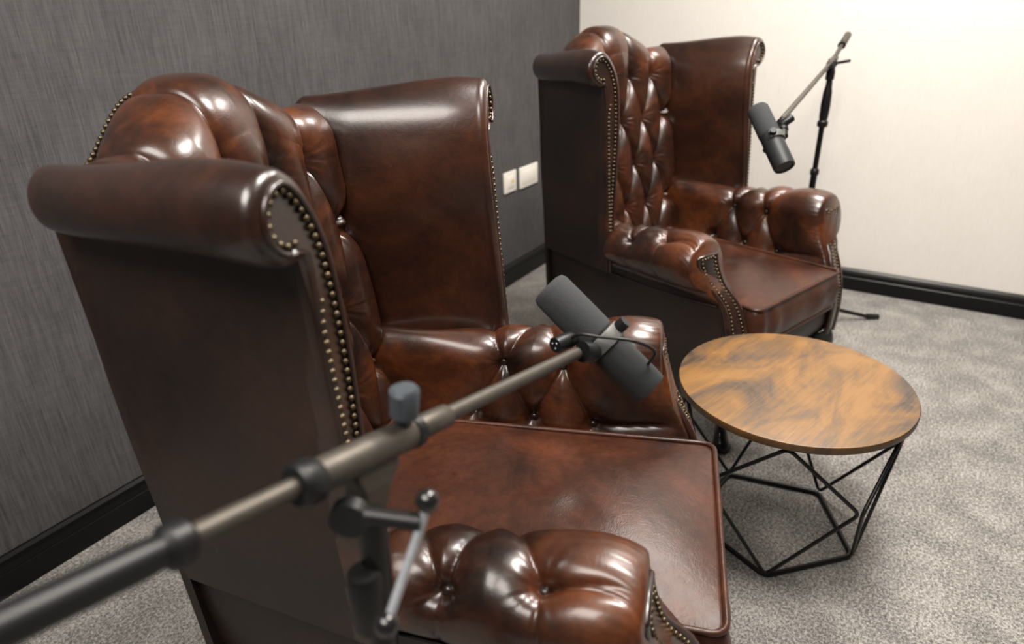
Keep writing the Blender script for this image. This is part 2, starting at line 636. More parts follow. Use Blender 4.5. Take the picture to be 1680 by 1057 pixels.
# --- wings
def yfront(z):
    return .051 - .030 * (z - .60) / .47
def slant(x):
    return .09 * np.clip(x - .300, 0, .2)
NT = 70
WN1, WN2, WN3 = 44, 60, 34
def wing_section(t):
    # t 0 back .. 1 front ; right side (x>0)
    n1, n2, n3 = WN1, WN2, WN3
    xc = lerp(.278, .362, t**.9)
    r = lerp(.036, .049, t)
    top = lerp(1.050, 1.076, sm(t * 1.1))
    zc = top - r
    rr = r
    k = 1.0
    if t > .84:
        q = (t - .84) / .16
        r = r * (1 - .07 * q**1.7)
    if t < .07:
        q = (1 - t / .07)
        k = math.sqrt(max(.12, 1 - q * q * .95))
    rr = r * k
    rin = lerp(.055, .100, t) * k          # the inner side turns over slowly
    xib = lerp(.252, .318, t)
    zb = lerp(.50, .585, sm(t * 1.3))
    xob = lerp(.268, .350, t)
    zob = lerp(.440, .470, t)
    zi = zc + rr - rin
    u = np.linspace(0, 1, n1)
    xin = lerp(xib, xc - rr, u**1.3)
    zin = lerp(zb, zi, u)
    a = np.radians(np.linspace(180, -105, n2))[1:]
    xa = xc + rr * np.cos(a)
    za = np.where(a > PI / 2, zi + rin * np.sin(a), zc + rr * np.sin(a))
    # padding: the inner face swells towards the sitter, most in the middle of the wing
    amp = .020 * sm(t * 3) + .010 * math.sin(PI * min(max((t - .08) / .92, 0), 1))**.8
    def swell(zv):
        w_ = np.clip((zv - zb) / (zc + rr - zb), 0, 1)
        return amp * np.sin(PI * w_**1.7)
    xin = xin - swell(zin)
    xa = np.where(a > PI / 2, xa - swell(za), xa)
    u = np.linspace(0, 1, n3)[1:]
    x3 = lerp(xa[-1], xob, u) + .012 * np.sin(u * PI) * (1 - t * .8)
    z3 = lerp(za[-1], zob, u)
    return np.r_[xin, xa, x3], np.r_[zin, za, z3]
def section_normals(x, z):
    nx = np.gradient(z)
    nz_ = -np.gradient(x)
    ln = np.hypot(nx, nz_) + 1e-9
    nx, nz_ = nx / ln, nz_ / ln
    if nx[10] < 0:
        nx, nz_ = -nx, -nz_
    return nx, nz_
def wing_grid():
    G = []
    ts = np.r_[np.linspace(0, .08, 14), np.linspace(.08, 1, NT)[1:]]
    for t in ts:
        x, z = wing_section(t)
        y = lerp(yback(z), yfront(z) - slant(x), t)
        G.append(np.stack([x, y, z], 1))
    # padded, rounded front edge
    x, z = wing_section(1.0)
    nx, nz_ = section_normals(x, z)
    for q in np.linspace(0, 1, 9)[1:]:
        d = .013 * (1 - math.sqrt(1 - (q * .995)**2))
        G.append(np.stack([x + nx * d, yfront(z) - slant(x) + .013 * q, z + nz_ * d], 1))
    d = np.where(np.arange(len(x)) > WN1 + WN2 - 1, .006, .0155)
    G.append(np.stack([x + nx * d, yfront(z) - slant(x) + .0055, z + nz_ * d], 1))
    return np.array(G)
WG = wing_grid()
for sgn in (1, -1):
    mb = MB()
    mb.grid(WG * np.array([sgn, 1, 1]), cv=True, capu=True)
    wing = link('wing', mb.mesh(), LEA_PLAIN, chair)
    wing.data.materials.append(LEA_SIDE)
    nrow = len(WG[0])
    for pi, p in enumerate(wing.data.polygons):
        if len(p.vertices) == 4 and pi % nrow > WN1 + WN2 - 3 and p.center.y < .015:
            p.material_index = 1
    auto_smooth(wing, 60)
    # facing strip on the front edge with scroll
    x, z = wing_section(1.0)
    nx, nz_ = section_normals(x, z)
    a0, a1 = WN1, WN1 + WN2 - 1
    idx = np.arange(len(x))
    dd = np.where(idx > a1, .0050 + .0120 * (1 - sm((idx - a1) / 4.0)), .017)
    xi, zi = x + nx * dd, z + nz_ * dd
    ok = (zi > .588)
    yf = yfront(zi) + .0045 - slant(xi)
    poly = np.stack([sgn * xi, yf, zi], 1)[ok]
    k = len(poly)
    bm = bmesh.new()
    va = [bm.verts.new(p) for p in poly]
    vb = [bm.verts.new((p[0], p[1] + .0045, p[2])) for p in poly]
    bm.faces.new(vb)
    bm.faces.new(va[::-1])
    for q in range(k):
        q2 = (q + 1) % k
        bm.faces.new((va[q], va[q2], vb[q2], vb[q]))
    bmesh.ops.triangulate(bm, faces=[f for f in bm.faces if len(f.verts) > 4])
    bmesh.ops.recalc_face_normals(bm, faces=bm.faces)
    me = bpy.data.meshes.new('m')
    bm.to_mesh(me)
    bm.free()
    facing = link('wing_facing', me, LEA_PLAIN, wing, 'narrow leather strip edging the wing')
    d2 = dd + .0035
    xn, zn = x + nx * d2, z + nz_ * d2
    pth = np.stack([sgn * xn, yfront(zn) + .0102 - slant(xn), zn], 1)
    sel = (idx < a1 - 1) & ok
    nails(pth[sel], facing, (0, 1, 0))
    sel = (idx > a1 + 1) & ok
    nails(pth[sel], facing, (0, 1, 0))
    mb = MB()
    d3 = .0135
    xp, zp = x + nx * d3, z + nz_ * d3
    sel = (idx < a1 - 6) & (z > .585)
    mb.tube(np.stack([sgn * xp, yfront(zp) + .0130 - slant(xp), zp], 1)[sel], .0032, n=8)
    link('piping', mb.mesh(), LEA_PLAIN, facing)

# --- arms
ARM_N1, ARM_N2, ARM_N3 = 60, 120, 16
def arm_section(t):
    # t 0 back (inside the wing) .. 1 front
    yl = lerp(-.20, .366, t)
    f = sm((yl + .02) / .34)
    e_ = sm((yl + .10) / .16)
    xc = lerp(.262, lerp(.292, .316, f), e_)
    rx = lerp(.030, lerp(.060, .078, f), e_)
    rz = lerp(.058, .072, f)
    top = lerp(.604, .643, f)
    k = 1.0
    if t > .90:
        q = (t - .90) / .10
        k = .85 + .15 * math.sqrt(max(0, 1 - q * q))
    zc = top - rz
    rx, rz = rx * k, rz * k
    zc = zc - .008 * (1 - k) / .26
    xi0 = .212
    u = np.linspace(0, 1, ARM_N1)
    xin = lerp(xi0, xc - rx, sm(u))
    zin = lerp(.36, zc, u)
    a = np.radians(np.linspace(180, -75, ARM_N2 + 1))[1:]
    xa = xc + rx * np.cos(a)
    za = zc + rz * np.sin(a)
    u = np.linspace(0, 1, ARM_N3 + 1)[1:]
    x3 = lerp(xa[-1], lerp(.225, .285, e_), sm(u))
    z3 = lerp(za[-1], .44, u)
    return np.r_[xin, xa, x3], np.r_[zin, za, z3], yl
def arm_grid():
    G = []
    S_ = []
    for t in np.linspace(0, 1, 190):
        x, z, yl = arm_section(t)
        y = yl + (yfacing(z) + .004 - .366 + .002) * sm((t - .45) / .55)
        G.append(np.stack([x, y, z], 1))
        S_.append(np.r_[0, np.cumsum(np.hypot(np.diff(x), np.diff(z)))])
    return np.array(G), np.array(S_)
AG, AS = arm_grid()
AS = AS + .0
sA = float(np.interp(.445, AG[150, :ARM_N1, 2], AS[150, :ARM_N1]))
sB = float(np.interp(.555, AG[150, :ARM_N1, 2], AS[150, :ARM_N1]))
sC = AS[150, ARM_N1 + int(ARM_N2 * (180 - 58) / 255)]
sEnd = AS[150, -1]
abtn = [(.010, sA), (.130, sA), (.250, sA), (.070, sB), (.188, sB), (.135, sC), (.254, sC), (.016, sC)]
acre = [((.130, sA), (.070, sB)), ((.130, sA), (.188, sB)), ((.250, sA), (.188, sB)), ((.070, sB), (.010, sA)),
        ((.070, sB), (.135, sC)), ((.070, sB), (.016, sC)), ((.188, sB), (.135, sC)), ((.188, sB), (.254, sC)),
        ((.250, sA), (.40, sA + .02)),
        ((.254, sC), (.385, sC + .004))]
aple = [((.135, sC), (.135, sEnd)), ((.254, sC), (.254, sEnd)), ((.016, sC), (.016, sEnd)), ((.254, sC), (.385, sC - .012))]
Aa = AG[:, :, 1]
an = normals(AG)
if an[100, 30, 0] > 0:
    an = -an
Da = tuft(Aa, AS, abtn, acre, .0140, .022, db=.012, wb=.015, pleats=aple, wp=.005, hpl=.0045, wrk=.0004) - .010
Da = Da * sm((AS - .02) / .05) * (1 - sm((AS - (sEnd - .09)) / .07))
tf = np.linspace(0, 1, 190)[:, None]
Da = Da * (1 - .75 * sm((tf - .90) / .10))
# gathered leather near the front end
gath = .0002 * np.sin(AS * 2 * PI / .013) * sm((tf - .90) / .08) * (AS < sEnd - .05)
AF = AG + an * (Da + gath)[:, :, None]
for sgn in (1, -1):
    g = AF * np.array([sgn, 1, 1])
    mb = MB()
    mb.grid(g, cv=True, capu=True)
    arm = link('arm', mb.mesh(), LEA_TUFT, chair)
    for (a, s) in abtn:
        if a < .03:
            continue
        i = int(np.argmin(np.abs(Aa[:, 60] - a)))
        j = int(np.argmin(np.abs(AS[i] - s)))
        i = int(np.argmin(np.abs(Aa[:, j] - a)))
        n = an[i, j] * np.array([sgn, 1, 1])
        add_button(g[i, j] + n * .006, n, arm, .0078)
    # swept front facing
    zz = np.r_[np.linspace(.215, .562, 60), .562 + .032 * np.sin(np.linspace(0, PI / 2, 14))[1:]]
    xm = sinterp(zz, [.20, .30, .40, .46, .52, .57, .64], [.268, .266, .266, .272, .298, .315, .317])
    hw = sinterp(zz, [.20, .30, .40, .46, .50, .54, .58, .60], [.028, .028, .026, .022, .023, .031, .034, .034])
    hw = np.where(zz > .562, .034 * np.sqrt(np.clip(1 - .0 + ((zz - .562) / .0325)**2, 0, 1)), hw)
    yy = yfacing(zz) + .003 + .003 * sm((zz - .40) / .06)
    u = np.linspace(-1, 1, 13)
    tl = .18 - .15 * sm((zz - .45) / .06)
    Fr = np.stack([np.stack([sgn * (xm + hw * q), yy - tl * hw * q + .006 * (1 - q**4) * np.minimum(1, hw / .02), zz], 1) for q in u], 1)
    Bk = np.stack([np.stack([sgn * (xm + hw * q), yy - .030, zz], 1) for q in u], 1)
    mb = MB()
    mb.grid(np.concatenate([Fr, Bk[:, ::-1]], 1), cv=True, capu=True)
    af = link('arm_facing', mb.mesh(), LEA_PLAIN, arm, 'narrow swept leather panel on the arm front')
    auto_smooth(af, 60)
    m = zz > .30
    d = .009
    L_ = np.stack([sgn * (xm - np.maximum(hw - d, 0)), yy + .0060 + tl * (hw - d), zz - np.where(zz > .57, (zz - .57) * .22, 0)], 1)[m]
    R_ = np.stack([sgn * (xm + np.maximum(hw - d, 0)), yy + .0060 - tl * (hw - d), zz - np.where(zz > .57, (zz - .57) * .22, 0)], 1)[m]
    nails(np.concatenate([L_, R_[::-1]]), af, (0, .9, .3))
    mb = MB()
    Lp = np.stack([sgn * (xm - hw - .003), yy + .002 + tl * hw, zz], 1)
    Rp = np.stack([sgn * (xm + hw + .003), yy + .002 - tl * hw, zz], 1)
    rw = .0085 - .0035 * sm((zz - .44) / .06)
    mb.tube(np.concatenate([Lp, Rp[::-1]]), np.r_[rw, rw[::-1]], n=12)
    link('piping', mb.mesh(), LEA_PLAIN, af)
    # outer side panel
    nzp, nyp = 36, 40
    zc_ = np.linspace(.205, .485, nzp)
    So = np.zeros((nyp, nzp, 3))
    for i, q in enumerate(np.linspace(0, 1, nyp)):
        y0 = yback(zc_)
        y1 = yfacing(zc_) - .012
        y = lerp(y0, y1, q)
        x = sinterp(q, [0, .25, .5, .75, 1], [.252, .280, .306, .311, .290]) - .022 * (1 - (zc_ - .205) / .28)**2
        x = x + .004 * np.sin(np.clip((zc_ - .205) / .295, 0, 1) * PI)
        So[i, :, 0] = sgn * x
        So[i, :, 1] = y
        So[i, :, 2] = zc_
    Si = So.copy()
    Si[:, :, 0] -= sgn * .045
    mb = MB()
    mb.grid(np.concatenate([So, Si[:, ::-1]], 1), cv=True, capu=True)
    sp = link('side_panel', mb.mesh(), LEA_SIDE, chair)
    auto_smooth(sp, 50)
    mb = MB()
    mb.tube(np.stack([So[:, -4, 0], So[:, -4, 1], So[:, -4, 2]], 1) + np.array([sgn * .001, 0, -.008]), .0035, n=8)
    link('piping', mb.mesh(), LEA_SIDE, sp)

# --- seat cushion
def cushion_outline(n=240):
    # rounded trapezoid, front at y=.475
    xf, xb, yf, yb = .214, .196, .475, -.14
    pts = []
    def corner(cx, cy, r, a0, a1, m=14):
        for a in np.linspace(a0, a1, m):
            pts.append((cx + r * math.cos(math.radians(a)), cy + r * math.sin(math.radians(a))))
    r = .018
    corner(xf - r, yf - r, r, 0, 90)
    corner(-xf + r, yf - r, r, 90, 180)
    corner(-xb + r, yb + r, r, 180, 270)
    corner(xb - r, yb + r, r, 270, 360)
    pts = np.array(pts + [pts[0]])
    s = np.r_[0, np.cumsum(np.hypot(*np.diff(pts, axis=0).T))]
    q = np.linspace(0, s[-1], n, endpoint=False)
    return np.stack([np.interp(q, s, pts[:, 0]), np.interp(q, s, pts[:, 1])], 1)
OUT = cushion_outline()
cen = np.array([0, .17])
nout = len(OUT)
tang = np.roll(OUT, -1, 0) - np.roll(OUT, 1, 0)
onrm = np.stack([tang[:, 1], -tang[:, 0]], 1)
onrm /= np.linalg.norm(onrm, axis=1, keepdims=True)
if ((OUT - cen) * onrm).sum(1).mean() < 0:
    onrm = -onrm
def crown(p):
    u = (p[:, 0]) / .205
    v = (p[:, 1] - .17) / .305
    return np.clip(1 - np.abs(u)**2.3, 0, 1) * np.clip(1 - np.abs(v)**2.6, 0, 1)
rings = []
for k in np.linspace(0.02, 1, 46):
    p = cen + (OUT - cen) * k
    z = .440 + .036 * crown(p)
    # soft hollows from use
    z = z - .008 * np.exp(-((p[:, 0] + .03)**2 + (p[:, 1] - .15)**2) / .012)
    z = z + .0035 * np.exp(-((p[:, 0] - .02)**2 + (p[:, 1] - .22)**2) / .0009) - .003 * np.exp(-((p[:, 0] - .05)**2 + (p[:, 1] - .25)**2) / .0012)
    rings.append(np.c_[p, z])
for q in np.linspace(0, 1, 18)[1:]:
    s = np.arange(nout)
    wr = .0022 * np.sin(s * .55 + 2.5 * np.sin(s * .09)) * np.sin(q * PI) * (1 + .8 * np.sin(s * .21))
    off = .014 * np.sin(q * PI)**.7 + wr
    p = OUT + onrm * off[:, None] if np.ndim(off) else OUT + onrm * off
    rings.append(np.c_[p, np.full(nout, .440 - .112 * q)])
rings.append(np.c_[cen + (OUT - cen) * .5, np.full(nout, .328)])
mb = MB()
R_ = np.array(rings)
mb.grid(R_, cv=True, capu=True)
cush = link('seat_cushion', mb.mesh(), LEA_SEAT, chair)
for zp, nm in ((.4415, 'piping'), (.330, 'piping')):
    mb = MB()
    mb.tube(np.c_[OUT + onrm * .003, np.full(nout, zp)], .0048, n=10, closed=True)
    link(nm, mb.mesh(), LEA_SEAT, cush)

# --- seat frame with front rail
mb = MB()
mb.box((-.245, -.275, .205), (.245, .425, .325))
link('seat_frame', mb.mesh(bevel=.02, seg=4), LEA_SIDE, chair)
mb = MB()
xr = np.linspace(-.262, .262, 40)
prof = []
for q in np.linspace(0, 1, 20):
    prof.append((.445 + .016 * math.sin(q * PI)**.6, .232 + .100 * q))
Pr = np.array([[(x, y - .006 * (x / .25)**2, z) for (y, z) in prof] + [(x, .40, .332), (x, .40, .232)] for x in xr])
mb.grid(Pr, cv=True, capu=True)
rail = link('front_rail', mb.mesh(), LEA_SIDE, chair)
auto_smooth(rail, 60)

# --- legs
for sgn in (1, -1):
    mb = MB()
    path = []
    rad = []
    for q in np.linspace(0, 1, 22):
        z = .235 * (1 - q)
        k = sinterp(q, [0, .2, .5, .8, .92, 1], [.0, .012, .002, -.006, .008, .012])
        path.append((sgn * (.242 + k), .428 + k, max(z, 0)))
        rad.append(float(sinterp(q, [0, .18, .5, .78, .9, .96, 1], [.036, .038, .024, .017, .024, .030, .024])))
    mb.tube(path, rad, n=18)
    link('leg', mb.mesh(), DARKWOOD, chair, 'black turned front leg')
    mb = MB()
    pr = []
    for q, w_ in ((0, .024), (.5, .021), (1, .017)):
        z = .225 * (1 - q)
        cx, cy = sgn * (.222 + .012 * q), -.245 - .045 * q * q
        pr.append([(cx - w_, cy - w_, z), (cx + w_, cy - w_, z), (cx + w_, cy + w_, z), (cx - w_, cy + w_, z)])
    mb.grid(np.array(pr), cv=True, capu=True)
    link('leg', mb.mesh(smooth=False, bevel=.003), DARKWOOD, chair, 'black square back leg')

def copy_tree(o, parent=None):
    c = o.copy()
    COL.objects.link(c)
    if parent is not None:
        c.parent = parent
        c.matrix_parent_inverse = o.matrix_parent_inverse.copy()
    for ch in list(o.children):
        copy_tree(ch, c)
    return c
chair2 = copy_tree(chair)
chair2.location = (2.081, .724, 0)
chair2.rotation_euler = (0, 0, -1.885 - PI / 2)
chair2['label'] = 'brown leather wingback armchair standing in the corner by the white wall, behind the round table'

# ------------------------------------------------------------------ coffee table
TX, TY, TH = 1.464, .190, -2.963
table = empty('coffee_table', 'round rustic wood coffee table on a black wire geometric frame', 'table', (TX, TY, 0))
mb = MB()
prof = [(.0001, .387), (.249, .387), (.252, .390), (.2525, .401), (.2505, .4045), (.248, .405), (.0001, .405)]
mb.grid(lathe([(r, z) for r, z in prof], 96), cv=True)
me = mb.mesh()
top = link('tabletop', me, WOOD, table)
me.materials.append(WOODEDGE)
for p in me.polygons:
    if abs(p.normal.z) < .8:
        p.material_index = 1
    if p.normal.z < -.8:
        p.material_index = 1
auto_smooth(top, 35)

def ring_pt(k, R, z):
    a = TH + k * 2 * PI / 5
    return np.array([R * math.cos(a), R * math.sin(a), z])
RB, RM, ZM, RU, ZU = .193, .267, .247, .236, .3825
def round_poly(pts, r=.014, m=5, closed=False):
    pts = [np.asarray(p, float) for p in pts]
    out = []
    n = len(pts)
    for i, p in enumerate(pts):
        if not closed and (i == 0 or i == n - 1):
            out.append(p)
            continue
        a, b = pts[i - 1], pts[(i + 1) % n]
        da = (a - p) / np.linalg.norm(a - p)
        db_ = (b - p) / np.linalg.norm(b - p)
        for t in np.linspace(0, 1, m):
            out.append((1 - t)**2 * (p + da * r) + 2 * t * (1 - t) * p + t * t * (p + db_ * r))
    return np.array(out)
for k in range(5):
    mb = MB()
    u, m_, b_ = ring_pt(k, RU, ZU), ring_pt(k + .5, RM, ZM), ring_pt(k, RB, .010)
    b2, m0 = ring_pt(k + 1, RB, .010), ring_pt(k - .5, RM, ZM)
    off = lambda p, s: p + s * .0045 * np.array([-math.sin(TH + k * 2 * PI / 5), math.cos(TH + k * 2 * PI / 5), 0])
    loop = round_poly([u, off(m_, -1), b_, off(m0, 1)], r=.016, closed=True)
    mb.tube(loop, .0042, n=10, closed=True)
    link('frame_loop', mb.mesh(), BLACK, table)
mb = MB()
base = round_poly([ring_pt(k, RB, .0065) for k in range(5)], r=.018, closed=True)
mb.tube(base, .0062, n=10, closed=True)
link('base_ring', mb.mesh(), BLACK, table)

def V3(*a):
    return np.array(a, float)

# ------------------------------------------------------------------ microphones
def microphone(label, p_top, p_bot, mount, cable_side):
    """p_top = centre of the foam end, p_bot = centre of the plain end, mount = point where the boom screws in"""
    p_top, p_bot, mount = map(lambda q: np.asarray(q, float), (p_top, p_bot, mount))
    L = np.linalg.norm(p_bot - p_top)
    ax = (p_bot - p_top) / L
    mid = p_top + ax * L * .535
    hint = mount - mid
    hint = hint - (hint @ ax) * ax
    hint /= np.linalg.norm(hint)
    side = np.cross(ax, hint)
    t = empty('microphone', label, 'microphone', tuple(p_bot), 0, 'grey broadcast microphones')
    M = Matrix(((hint[0], side[0], ax[0], p_top[0] - p_bot[0]), (hint[1], side[1], ax[1], p_top[1] - p_bot[1]), (hint[2], side[2], ax[2], p_top[2] - p_bot[2]), (0, 0, 0, 1)))
    k = L / .19
    def pt(x, y, z):
        v = M @ Vector((x, y, z))
        return np.array(v)
    # foam windscreen
    mb = MB()
    pr = [(.0001, 0), (.018, .0005), (.0245, .003), (.0272, .009), (.0275, .03), (.0275, .088), (.026, .093), (.0001, .093)]
    mb.grid(lathe([(r, z * k) for r, z in pr], 32), cv=True)
    link('foam_windscreen', mb.mesh(xf=M), FOAM, t)
    mb = MB()
    pr = [(.0001, .0925), (.0258, .093), (.0262, .096), (.0262, .108), (.0255, .110), (.0268, .112), (.0268, .184), (.0258, .189), (.0215, .190), (.020, .187), (.0001, .187)]
    mb.grid(lathe([(r, z * k) for r, z in pr], 32), cv=True)
    body = link('body', mb.mesh(xf=M), MICBODY, t)
    auto_smooth(body, 30)
    # yoke: a broad band round the waist with two ears
    mb = MB()
    zc = L * .545
    ang = np.linspace(-2.0, 2.0, 40)
    band = []
    for a in ang:
        c, s = math.cos(a), math.sin(a)
        band.append([pt(r * c, r * s, z) for r, z in ((.0272, zc - .010), (.0318, zc - .010), (.0318, zc + .010), (.0272, zc + .010))])
    mb.grid(np.array(band), cv=True, capu=True)
    yk = link('yoke', mb.mesh(bevel=.0012), YOKE, t)
    auto_smooth(yk, 40)
    for s in (-1, 1):
        mb = MB()
        a = 1.72 * s
        c0 = np.array([.029 * math.cos(a), .029 * math.sin(a)])
        c1 = np.array([.044 * math.cos(a), .044 * math.sin(a)])
        mb.tube([pt(*c0, zc), pt(*(c0 * .5 + c1 * .5), zc), pt(*c1, zc)], [.0085, .0085, .0078], n=18)
        o = link('tightening_knob', mb.mesh(), PLASTIC, t)
        auto_smooth(o, 40)
    # mount socket: block from the band to the boom thread
    mb = MB()
    p0 = pt(.030, 0, zc)
    mount_l = mount - p_bot
    d = mount_l - p0
    dn = d / np.linalg.norm(d)
    mb.tube([p0, p0 + d * .35, p0 + d * .36, mount_l - dn * .0055], [.0115, .0115, .0135, .0135], n=20)
    o = link('thread_mount', mb.mesh(), PLASTIC, t)
    auto_smooth(o, 40)
    # cable connector beside the mount
    q0 = pt(.034, cable_side * .006, zc - .032)
    q1 = pt(.066, cable_side * .012, zc - .042)
    mb = MB()
    dq = (q1 - q0) / np.linalg.norm(q1 - q0)
    mb.tube([q0, q0 + dq * .005, q1 - dq * .002, q1], [.008, .0105, .0105, .0098], n=20)
    cn = link('connector', mb.mesh(), PLASTIC, t)
    auto_smooth(cn, 40)
    mb = MB()
    f = Vector(dq)
    e1 = f.orthogonal().normalized()
    e2 = f.cross(e1)
    for a in (90, 210, 330):
        c = Vector(q1) + (e1 * math.cos(math.radians(a)) + e2 * math.sin(math.radians(a))) * .0042
        mb.sphere(c, .0018, n=8, k=6)
    link('pin', mb.mesh(), CHROME, cn, 'three metal connector pins')
    # looped cable
    ctrl = [q0 + dq * .010, pt(.050, -cable_side * .016, zc - .030), pt(.046, -cable_side * .030, zc - .012), pt(.030, -cable_side * .052, zc + .022), pt(.006, -cable_side * .050, zc + .052), pt(.001, -cable_side * .0265, zc + .060)]
    ctrl = np.array(ctrl)
    tt = np.linspace(0, len(ctrl) - 1, 50)
    kk = np.arange(len(ctrl))
    path = np.stack([sinterp(tt, kk, ctrl[:, a]) for a in range(3)], 1)
    mb = MB()
    mb.tube(path, .0022, n=8)
    link('cable', mb.mesh(), CABLE, t)
    return t

def rel(pts, base):
    return [np.asarray(p, float) - np.asarray(base, float) for p in pts]

# near stand ---------------------------------------------------------------
B0 = V3(.067, .344, .928)      # lower-left (rear) end of the boom
B1 = V3(.690, .343, .796)      # thread at the near microphone
bd = (B1 - B0) / np.linalg.norm(B1 - B0)
def on_boom(x):
    return B0 + bd * ((x - B0[0]) / bd[0])
PB = V3(.275, .322, 0)         # floor point of the upright
st = empty('microphone_stand', 'black boom microphone stand close to the camera, out of focus, crossing the near armchair', 'microphone stand', tuple(PB), 0, 'boom microphone stands')
def tube_part(name, pts, r, mat, parent, base, n=20, label=None, sharp=40):
    mb = MB()
    mb.tube(rel(pts, base), r, n=n)
    o = link(name, mb.mesh(), mat, parent, label)
    auto_smooth(o, sharp)
    return o
J = on_boom(.300) + V3(0, 0, -.012)
boom = tube_part('boom_arm', [on_boom(.150), on_boom(.4), B1 - bd * .0075], .0078, BOOM, st, PB, label='long slim metal boom tube')
tube_part('boom_sleeve', [on_boom(.262), on_boom(.264), on_boom(.372), on_boom(.374)], [.0125, .0138, .0138, .0125], BOOM, st, PB)
tube_part('sleeve_collar', [on_boom(.246), on_boom(.249), on_boom(.262), on_boom(.266)], [.0145, .0175, .0175, .0145], PLASTIC, st, PB)
tube_part('sleeve_collar', [on_boom(.366), on_boom(.368), on_boom(.376), on_boom(.379)], [.0125, .0150, .0150, .0115], PLASTIC, st, PB)
tube_part('sleeve_collar', [on_boom(.379), on_boom(.383), on_boom(.418), on_boom(.422)], [.0095, .0115, .0108, .008], BOOM, st, PB)
tube_part('rear_collar', [on_boom(.148), on_boom(.152), on_boom(.163), on_boom(.167)], [.011, .0150, .0150, .011], PLASTIC, st, PB)
tube_part('counterweight_grip', [B0 - bd * .05, on_boom(.135), on_boom(.149)], [.0115, .0115, .0105], PLASTIC, st, PB)
# knob on top of sleeve
kc = on_boom(.361)
kp = kc + V3(.000, -.006, .046)
tube_part('knob', [kc + V3(0, -.001, .010), kc + V3(0, -.003, .023), kc + V3(0, -.003, .0235), kp, kp + V3(0, 0, .003)], [.007, .007, .0125, .0128, .010], GREYPLASTIC, st, PB, n=24, label='grey round clamp knob')
# pivot block and clutch
piv = on_boom(.300) + V3(0, -.001, -.034)
mb = MB()
bc = on_boom(.318) - PB
pb = piv - PB
mb.grid(np.array([[c + bd * a + V3(0, b, 0) for a, b in ((-w, -h), (w, -h), (w, h), (-w, h))] for c, w, h in
                  ((bc + V3(0, 0, -.004), .026, .010), (bc + V3(0, 0, -.018), .024, .012), (pb + V3(.014, 0, .004), .017, .012), (pb + V3(.008, 0, -.020), .013, .011))]), cv=True, capu=True)
blk = link('pivot_block', mb.mesh(smooth=False, bevel=.003), BOOM, st)
tube_part('pivot_washer', [piv + V3(-.026, -.016, .000), piv + V3(-.016, -.010, .000)], [.0155, .0155], PLASTIC, st, PB, n=28)
PT = V3(.284, .322, 0)
upright_top = V3(piv[0] - .006, PB[1], piv[2] - .004)
tube_part('pole', [V3(PB[0], PB[1], .06), V3(PB[0] + .002, PB[1], .45)], .0125, BLACKGLOSS, st, PB)
tube_part('upper_pole', [V3(PB[0] + .002, PB[1], .44), upright_top], .0118, BLACKGLOSS, st, PB)
tube_part('clutch', [V3(PB[0] + .002, PB[1], z) for z in (.735, .74, .79, .795)], [.0125, .0142, .0142, .0125], BLACK, st, PB)
# T-handle with two ball ends
h0 = V3(.277, .309, .857)
h1 = V3(.292, .269, .857)
hd = tube_part('lever', [h0, (h0 + h1) / 2, h1], [.0075, .0065, .0072], PLASTIC, st, PB)
g0 = V3(.300, .269, .871)
g1 = V3(.245, .269, .800)
tube_part('lever_bar', [g0, h1, g1], .0036, STEEL, st, PB, label='thin bright metal lever bar')
for g in (g0, g1):
    mb = MB()
    mb.sphere(g - PB, .0092, n=18, k=12)
    link('lever_ball', mb.mesh(), BALL, st)
def tripod(st, PB, az, zc=.10, R=.30):
    tube_part('tripod_hub', [PB + V3(0, 0, .05), PB + V3(0, 0, .055), PB + V3(0, 0, zc + .03), PB + V3(0, 0, zc + .035)], [.015, .019, .019, .015], BLACK, st, PB)
    for a in az:
        d = V3(math.cos(a), math.sin(a), 0)
        lg = tube_part('leg', [PB + d * .012 + V3(0, 0, zc), PB + d * R * .95 + V3(0, 0, .014)], .0075, BLACK, st, PB)
        tube_part('rubber_foot', [PB + d * (R * .93) + V3(0, 0, .016), PB + d * (R * .94) + V3(0, 0, .0155), PB + d * (R * 1.08) + V3(0, 0, .011), PB + d * (R * 1.09) + V3(0, 0, .011)], [.007, .0105, .0105, .008], PLASTIC, lg, PB)
tripod(st, PB, [math.radians(a) for a in (-100, 20, 140)], R=.22)


microphone('dark grey broadcast microphone on the near boom, hanging over the front armchair seat',
           (.739, .417, .853), (.752, .270, .730), (.690, .343, .796), 1)

# far stand ----------------------------------------------------------------
PB2 = V3(2.680, .401, 0)
st2 = empty('microphone_stand', 'black boom microphone stand standing behind the arm of the corner armchair, against the white wall', 'microphone stand', tuple(PB2), 0, 'boom microphone stands')
PV = V3(2.680, .402, .984)
M2 = V3(1.905, .383, .904)
E2 = V3(2.908, .398, 1.057)
e2 = (M2 - PV) / np.linalg.norm(M2 - PV)
tube_part('pole', [PB2 + V3(0, 0, .06), PB2 + V3(0, 0, .60)], .0115, BLACKGLOSS, st2, PB2)
tube_part('upper_pole', [PB2 + V3(0, 0, .59), PV + V3(0, 0, -.02)], .0095, BLACKGLOSS, st2, PB2)
tube_part('clutch_collar', [PB2 + V3(0, 0, z) for z in (.595, .60, .615, .62)], [.0115, .0155, .0155, .0115], BLACK, st2, PB2)
tube_part('grip', [PB2 + V3(0, 0, z) for z in (.765, .77, .785, .79, .80, .84, .885, .90, .92)], [.012, .018, .018, .013, .015, .0165, .0145, .0115, .0105], BLACK, st2, PB2)
tube_part('pivot_clamp', [PV + V3(0, 0, -.062), PV + V3(0, 0, -.058), PV + V3(0, 0, -.03), PV + V3(0, 0, -.028), PV + V3(0, 0, .004), PV + V3(0, 0, .008)], [.0105, .0145, .0145, .0125, .0145, .012], BLACK, st2, PB2)
tube_part('boom_arm', [M2, (M2 + PV) / 2, PV, E2], .0072, BOOM, st2, PB2, label='slim metal boom tube')
